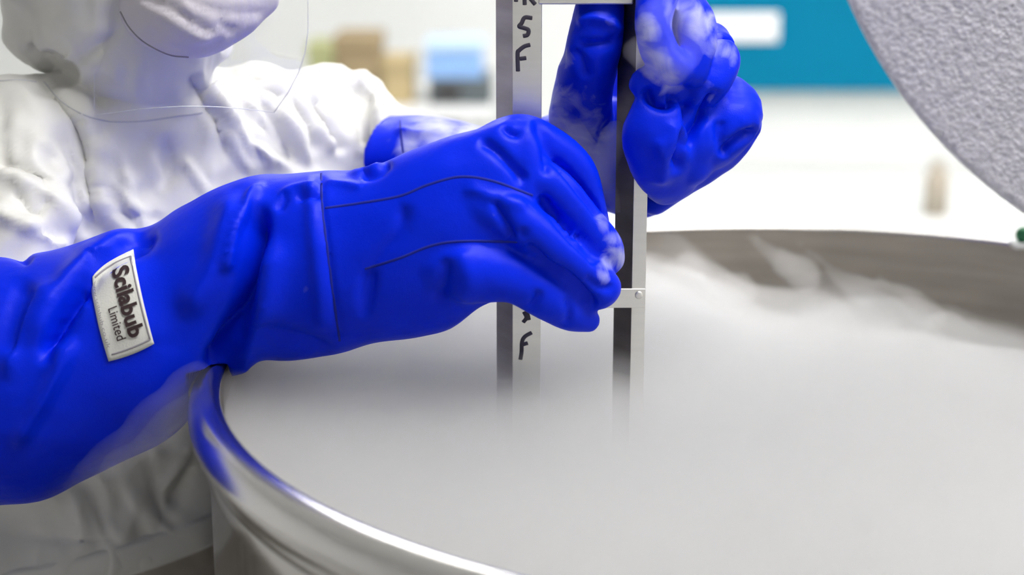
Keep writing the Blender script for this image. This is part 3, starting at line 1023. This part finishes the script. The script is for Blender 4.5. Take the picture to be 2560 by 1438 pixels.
def text_mesh(body, u0, u1, v0, v1, mat, name, bold=0.0, off=0.0012):
    cu = bpy.data.curves.new('t', 'FONT')
    cu.body = body; cu.offset = bold; cu.resolution_u = 3
    o = bpy.data.objects.new('t', cu); COL.objects.link(o)
    dg = bpy.context.evaluated_depsgraph_get(); dg.update()
    me = bpy.data.meshes.new_from_object(o.evaluated_get(dg))
    bpy.data.objects.remove(o); bpy.data.curves.remove(cu)
    co = get_co(me)
    x0, x1 = co[:, 0].min(), co[:, 0].max(); y0, y1 = co[:, 1].min(), co[:, 1].max()
    out = []
    for c in co:
        u = u0 + (c[0] - x0) / (x1 - x0) * (u1 - u0); v = v0 + (c[1] - y0) / (y1 - y0) * (v1 - v0)
        h = hit(tree_p, *patch_px(u, v), off) or hit(tree_n, *patch_px(u, v), 0.0022)
        out.append(h)
    me.vertices.foreach_set('co', np.array([tuple(p) for p in out]).ravel()); me.update()
    return link(name, me, mat, near, False)


text_mesh('Scilabub', 0.13, 0.86, 0.53, 0.88, M_PRINT, 'lettering', 0.035)
text_mesh('Limited', 0.50, 0.84, 0.28, 0.48, M_PRINT, 'lettering', 0.008)
text_mesh('www.scilabub.co.uk', 0.10, 0.88, 0.045, 0.125, M_PRINTGREY, 'lettering', 0.0)
for (a, c) in (((0.055, 0.10), (0.055, 0.94)), ((0.055, 0.94), (0.945, 0.94)), ((0.945, 0.94), (0.945, 0.10))):
    bm = bmesh.new()
    pts = []
    for k in range(25):
        t = k / 24
        h = hit(tree_p, *patch_px(a[0] + (c[0] - a[0]) * t, a[1] + (c[1] - a[1]) * t), 0.0003)
        if h is not None: pts.append((h, 0.0007))
    tube_pts(bm, pts, 6, ratio=0.5)
    link('label_border', bm_mesh(bm), M_PRINTGREY, near)

# --- far glove (left hand) gripping the right upright
bm = bmesh.new()
outline_loft(bm, [
    (970, 292, 968, 470, 1.60, 0.060), (1040, 288, 1040, 470, 1.59, 0.058), (1110, 302, 1110, 470, 1.575, 0.056),
    (1180, 322, 1180, 480, 1.56, 0.053), (1270, 318, 1280, 490, 1.54, 0.050), (1360, 290, 1400, 500, 1.52, 0.048),
    (1440, 262, 1520, 520, 1.50, 0.046), (1530, 240, 1620, 540, 1.485, 0.044), (1620, 215, 1690, 500, 1.472, 0.040), (1700, 195, 1760, 455, 1.46, 0.034),
], m=4, n=40, ends=False)
# thumb on the near side of the upright
ptube(bm, [(1450, 330, 78, 1.47), (1455, 240, 74, 1.435), (1478, 150, 72, 1.412), (1494, 80, 68, 1.405), (1500, 20, 60, 1.405)], 24, 0.85)
# heel of the hand in front of the upright
ptube(bm, [(1690, 470, 62, 1.405), (1655, 410, 80, 1.376), (1636, 335, 82, 1.362), (1640, 268, 62, 1.364)], 24, 0.55)
ptube(bm, [(1760, 250, 86, 1.41), (1718, 330, 92, 1.395), (1700, 410, 86, 1.40)], 24, 0.7)
ptube(bm, [(1632, 500, 42, 1.43), (1700, 440, 56, 1.42), (1790, 370, 66, 1.42), (1842, 305, 66, 1.43)], 24, 0.9)
# curled fingers, little finger lowest
ptube(bm, [(1770, 360, 74, 1.405), (1812, 320, 76, 1.405), (1842, 285, 68, 1.41), (1815, 235, 58, 1.44)], 24, 0.85)
ptube(bm, [(1752, 235, 50, 1.385), (1782, 195, 52, 1.388), (1802, 145, 50, 1.40), (1775, 95, 46, 1.44)], 24, 0.9)
ptube(bm, [(1728, 178, 42, 1.368), (1745, 115, 46, 1.372), (1732, 50, 52, 1.384), (1695, -10, 54, 1.42)], 24, 0.9)
ptube(bm, [(1690, 174, 44, 1.358), (1650, 132, 46, 1.358), (1632, 60, 48, 1.360), (1645, -20, 54, 1.375)], 24, 0.9)
ptube(bm, [(1700, 250, 70, 1.42), (1702, 140, 66, 1.400), (1688, 40, 62, 1.394)], 24, 0.5)
ptube(bm, [(1605, 225, 40, 1.366), (1625, 205, 44, 1.366), (1680, 240, 50, 1.38)], 20, 0.6)
# back of the hand behind the upright
ptube(bm, [(1560, 430, 110, 1.50), (1630, 280, 120, 1.495), (1660, 130, 110, 1.49), (1640, 20, 90, 1.48)], 26, 0.55)
far_me = remesh(bm, 0.0023, 4)
far_folds = [
    ([(1605, 225), (1635, 250), (1668, 262), (1700, 240)], -0.014, 16, 12, 0.15),
    ([(1795, 225), (1765, 275), (1725, 335), (1700, 390), (1690, 440)], -0.014, 14, 16, 0.12),
    ([(1900, 330), (1860, 345), (1820, 375), (1805, 395)], -0.012, 12, 12, 0.12),
    ([(1800, 300), (1800, 345), (1810, 370)], -0.004, 10, 10, 0.15),
    ([(1690, 300), (1680, 350), (1690, 400)], 0.004, 20, 20, 0.2),
    ([(1440, 60), (1480, 45), (1530, 60), (1555, 90)], 0.005, 12, 10, 0.15),
    ([(1440, 110), (1500, 110), (1545, 100)], -0.006, 10, 14, 0.15),
    ([(1425, 130), (1450, 140), (1470, 200)], -0.005, 12, 12, 0.2),
    ([(1640, 340), (1660, 400), (1650, 470)], 0.005, 20, 20, 0.2),
    ([(980, 320), (1050, 340), (1120, 330)], 0.006, 14, 10, 0.2),
]
folds(far_me, far_folds, rough=0.0020, rough_scale=24.0, post_smooth=2, sharp=0.35)
set_frost(far_me, [(1640, 150, 60, 0.6), (1690, 40, 60, 0.55), (1620, 60, 60, 0.6), (1750, 60, 50, 0.8), (1670, 200, 40, 0.6), (1820, 130, 34, 0.6), (1790, 110, 40, 0.6),
                   (1415, 150, 30, 0.6), (1400, 260, 60, 0.7), (1440, 330, 90, 0.55), (1100, 330, 70, 1.0), (1180, 335, 60, 1.0), (1030, 360, 50, 0.8), (1520, 60, 30, 0.45), (1760, 230, 40, 0.35)])
far = link('glove', far_me, M_GLOVE, person)
setp(far, 'frosted blue cryogenic glove on the far arm gripping the rack')
tree_f = bvh(far_me)
link('seam', surf_line(tree_f, [(1000, 300), (1003, 340), (1008, 380)], 0.0012, -0.0006), M_SEAM, far)

# ------------------------------------------------------------------ the blurred room behind
back_bench_y0, back_bench_y1 = 4.55, 5.38


def thing_box(name, lo, hi, mat, label, cat, bev=0.01, group=None):
    e = setp(empty(name, ((lo[0] + hi[0]) / 2, (lo[1] + hi[1]) / 2, lo[2])), label, cat, group)
    return e


# bench along the back wall: cabinets and worktop
BZ = 0.50
bw = setp(link('worktop', boxmesh((RX0 + 0.05, 4.5, BZ - 0.04), (RX1 - 0.05, 5.385, BZ), 0.006), M_BENCH, None, False), 'long pale worktop along the back wall', 'worktop')
for k in range(7):
    x0 = RX0 + 0.06 + k * 0.78
    e = setp(empty('base_cabinet', (x0 + 0.39, 4.95, 0)), f'white base cabinet under the back worktop, {["first", "second", "third", "fourth", "fifth", "sixth", "seventh"][k]} from the left', 'cabinet', 'white base cabinets')
    link('body', boxmesh((x0, 4.56, 0.0), (x0 + 0.775, 5.38, BZ - 0.041), 0.003), M_LAM, e, False)
    d = link('door', boxmesh((x0 + 0.008, 4.538, 0.10), (x0 + 0.767, 4.559, BZ - 0.05), 0.004), M_LAM, e, False)
    link('handle', boxmesh((x0 + 0.30, 4.52, BZ - 0.10), (x0 + 0.47, 4.537, BZ - 0.085), 0.003), M_RACK, d, False)

# teal wall cabinet with white label holder
YC = 5.34
a, c = W(1640, -330, YC), W(2330, 232, YC)
e = setp(empty('wall_panel', ((a.x + c.x) / 2, 5.36, c.z)), 'large teal wall panel with a small white plate on the back wall', 'panel')
link('backing', boxmesh((a.x, YC + 0.02, c.z), (c.x, RY1 - 0.001, a.z), 0.004), M_TEAL2, e, False)
d = link('face', boxmesh((a.x + 0.004, YC, c.z + 0.006), (c.x - 0.004, YC + 0.019, a.z - 0.004), 0.004), M_TEAL, e, False)
pa, pc = W(1770, 32, YC - 0.01), W(1946, 105, YC - 0.01)
link('plate', boxmesh((pa.x, YC - 0.012, pc.z), (pc.x, YC - 0.0005, pa.z), 0.005), M_LAM, d, False)

# beige column standing on the worktop
a = W(2345, 410, 4.75)
e = setp(empty('gas_bottle', (a.x, 4.75, BZ)), 'slim beige bottle standing on the back worktop beside the lid', 'bottle')
bm = bmesh.new()
r = 0.036
loft(bm, [(Vector((a.x, 4.75, BZ + 0.0005)), Vector((r, 0, 0)), Vector((0, r, 0))), (Vector((a.x, 4.75, a.z - 0.05)), Vector((r, 0, 0)), Vector((0, r, 0))),
          (Vector((a.x, 4.75, a.z - 0.02)), Vector((r * 0.8, 0, 0)), Vector((0, r * 0.8, 0))), (Vector((a.x, 4.75, a.z - 0.012)), Vector((r * 0.45, 0, 0)), Vector((0, r * 0.45, 0)))], 24)
link('body', bm_mesh(bm), M_BEIGE, e)
bm = bmesh.new()
loft(bm, [(Vector((a.x, 4.75, a.z - 0.012)), Vector((r * 0.5, 0, 0)), Vector((0, r * 0.5, 0))), (Vector((a.x, 4.75, a.z + 0.01)), Vector((r * 0.5, 0, 0)), Vector((0, r * 0.5, 0)))], 24)
link('cap', bm_mesh(bm), M_BEIGE, e)


def carton(x0, x1, ztop, zbot, y, depth, mat, label, cat, name, lidmat=None, group=None):
    e = setp(empty(name, ((x0 + x1) / 2, y + depth / 2, zbot)), label, cat, group)
    zl = ztop - (ztop - zbot) * 0.22
    link('body', boxmesh((x0, y, zbot), (x1, y + depth, zl), 0.004), mat, e, False)
    link('lid', boxmesh((x0 - 0.004, y - 0.004, zl + 0.0005), (x1 + 0.004, y + depth + 0.004, ztop), 0.004), lidmat or mat, e, False)
    return e


# a wall shelf on the left with boxes
SY = 4.9
sz = W(900, 262, SY).z
sh = setp(empty('wall_shelf', (W(900, 262, SY).x, SY, sz)), 'white wall shelf carrying boxes behind the person', 'shelf')
sx0, sx1 = W(560, 262, SY).x, W(1235, 262, SY).x
link('board', boxmesh((sx0, SY - 0.12, sz - 0.025), (sx1, RY1 - 0.001, sz), 0.003), M_LAM, sh, False)
for fx in (0.12, 0.88):
    x = sx0 + (sx1 - sx0) * fx
    link('bracket', boxmesh((x - 0.012, SY + 0.05, sz - 0.18), (x + 0.012, RY1 - 0.001, sz - 0.026), 0.003), M_LAM, sh, False)
X = lambda px: W(px, 200, SY).x
Zp = lambda py: W(900, py, SY).z
carton(X(770), X(832), Zp(110), sz + 0.0005, SY, 0.18, M_OLIVE, 'small olive box at the left end of the wall shelf', 'box', 'storage_box')
carton(X(838), X(948), Zp(92), sz + 0.0005, SY, 0.22, M_CARD, 'brown cardboard box in the middle of the wall shelf', 'box', 'cardboard_box')
carton(X(956), X(1032), Zp(150), sz + 0.0005, SY, 0.2, M_TAN, 'low tan box between the brown box and the instrument', 'box', 'cardboard_box')
e = setp(empty('bench_instrument', ((X(1075) + X(1225)) / 2, SY + 0.1, sz)), 'charcoal bench instrument on the wall shelf under a blue tray', 'instrument')
link('body', boxmesh((X(1072), SY, sz + 0.0005), (X(1230), SY + 0.25, Zp(200)), 0.008), M_DARK, e, False)
link('control_panel', boxmesh((X(1090), SY - 0.006, Zp(245)), (X(1150), SY - 0.0005, Zp(215)), 0.002), M_RACKDARK, e, False)
carton(X(1066), X(1206), Zp(108), Zp(200) + 0.0005, SY + 0.01, 0.2, M_BLUE, 'sky blue tray box on top of the charcoal instrument', 'box', 'storage_box', M_PALE)

# ------------------------------------------------------------------ nitrogen fog
def fog_volume(name, density):
    m = bpy.data.materials.new(name)
    m.use_nodes = True
    nt = m.node_tree
    nt.nodes.remove(nt.nodes['Principled BSDF'])
    vs = nnode(nt, 'ShaderNodeVolumeScatter')
    vs.inputs['Color'].default_value = (1.0, 0.988, 0.972, 1)
    vs.inputs['Density'].default_value = density
    vs.inputs['Anisotropy'].default_value = 0.0
    nt.links.new(vs.outputs[0], nt.nodes['Material Output'].inputs['Volume'])
    return m


def ss(x, a, b):
    t = max(0.0, min(1.0, (x - a) / (b - a)))
    return t * t * (3 - 2 * t)


def fog_layer(base, amp, scale, seed, bottom, rmax=0.499):
    """closed body with a billowing top surface, in tank coordinates"""
    bm = bmesh.new()
    NR, NA = 70, 220
    top = []
    off = Vector((seed * 3.1, seed * 7.7, seed))
    for i in range(NR + 1):
        r = rmax * i / NR
        ring = []
        for k in range(NA if i else 1):
            t = 2 * math.pi * k / NA
            x, y = r * math.cos(t), r * math.sin(t)
            low_ = 0.050 * ss(y, 0.0, 0.45) * ss(x, -0.35, 0.10) + 0.060 * ss(x, 0.08, 0.40) * ss(y, -0.1, 0.3)
            p = Vector((x, y, 0)) * scale + off
            p2 = p + Vector((noise.noise(p * 0.8), noise.noise(p * 0.8 + Vector((9, 2, 5))), 0)) * 0.8
            nzv = noise.noise(p2) + 0.55 * noise.noise(p2 * 2.1) + 0.3 * noise.noise(p2 * 4.3)
            a = amp * (0.10 + 0.90 * ss(y, 0.0, 0.40))
            z = min(base - low_ + a * nzv, -0.0025)
            ring.append(bm.verts.new((x, y, max(z, bottom + 0.01))))
        top.append(ring)
    for k in range(NA):
        bm.faces.new((top[0][0], top[1][k], top[1][(k + 1) % NA]))
    for a, c in zip(top[1:], top[2:]):
        for k in range(NA):
            bm.faces.new((a[k], a[(k + 1) % NA], c[(k + 1) % NA], c[k]))
    low_ring = [bm.verts.new((v.co.x, v.co.y, bottom)) for v in top[-1]]
    for k in range(NA):
        bm.faces.new((top[-1][k], top[-1][(k + 1) % NA], low_ring[(k + 1) % NA], low_ring[k]))
    bm.faces.new(low_ring)
    return bm_mesh(bm)


fog = setp(empty('nitrogen_fog', (TC.x, TC.y, RIM_Z)), 'thick pale grey nitrogen fog filling the steel tank to its rim', 'fog', None, 'stuff')
for base, amp, sc_, sd, bot, dens in ((-0.002, 0.040, 8.0, 1, -0.200, 4.5), (-0.020, 0.050, 5.5, 2, -0.201, 9.0), (-0.085, 0.04, 4.0, 3, -0.202, 45.0)):
    o = link('fog_layer', fog_layer(base, amp, sc_, sd, bot), fog_volume('nitrogen_fog', dens), None, True)
    o.parent = fog

def wisp(blobs, name, dens, voxel=0.006, amp=0.008, sc_=22.0):
    bm = bmesh.new()
    for pts in blobs:
        ptube(bm, pts, 18)
    me = remesh(bm, voxel, 4)
    folds(me, [], rough=amp, rough_scale=sc_, post_smooth=2)
    o = link(name, me, fog_volume('thin_mist', dens), None, True)
    o.parent = fog
    o.matrix_parent_inverse = Matrix.Translation(-fog.location)
    return o


wisp([[(1400, 300, 38, 1.425), (1440, 370, 46, 1.425), (1500, 440, 40, 1.42)], [(1540, 330, 30, 1.40), (1520, 430, 34, 1.41), (1540, 520, 26, 1.40)]], 'fog_wisp', 11.0)
wisp([[(230, 1205, 18, 1.30), (330, 1130, 34, 1.285), (430, 1045, 46, 1.28), (495, 975, 30, 1.28)]], 'fog_wisp', 4.0)
wisp([[(170, 1215, 26, 1.30), (310, 1120, 56, 1.285), (420, 1025, 74, 1.28), (500, 940, 50, 1.28)]], 'fog_wisp', 2.5)
wisp([[(1600, 130, 40, 1.335), (1660, 180, 50, 1.33), (1720, 110, 46, 1.34)], [(1640, 40, 40, 1.335), (1720, 50, 46, 1.345)]], 'fog_wisp', 4.0)
wisp([[(1880, 598, 14, 1.80), (1930, 640, 30, 1.78), (2010, 690, 44, 1.75)], [(2000, 610, 10, 1.80), (2070, 670, 24, 1.78), (2150, 730, 40, 1.74)],
      [(1700, 640, 20, 1.79), (1760, 680, 36, 1.76), (1850, 720, 44, 1.73)], [(2190, 680, 12, 1.77), (2230, 730, 30, 1.74), (2330, 790, 44, 1.70)]], 'fog_wisp', 9.0, 0.008, 0.012, 18.0)
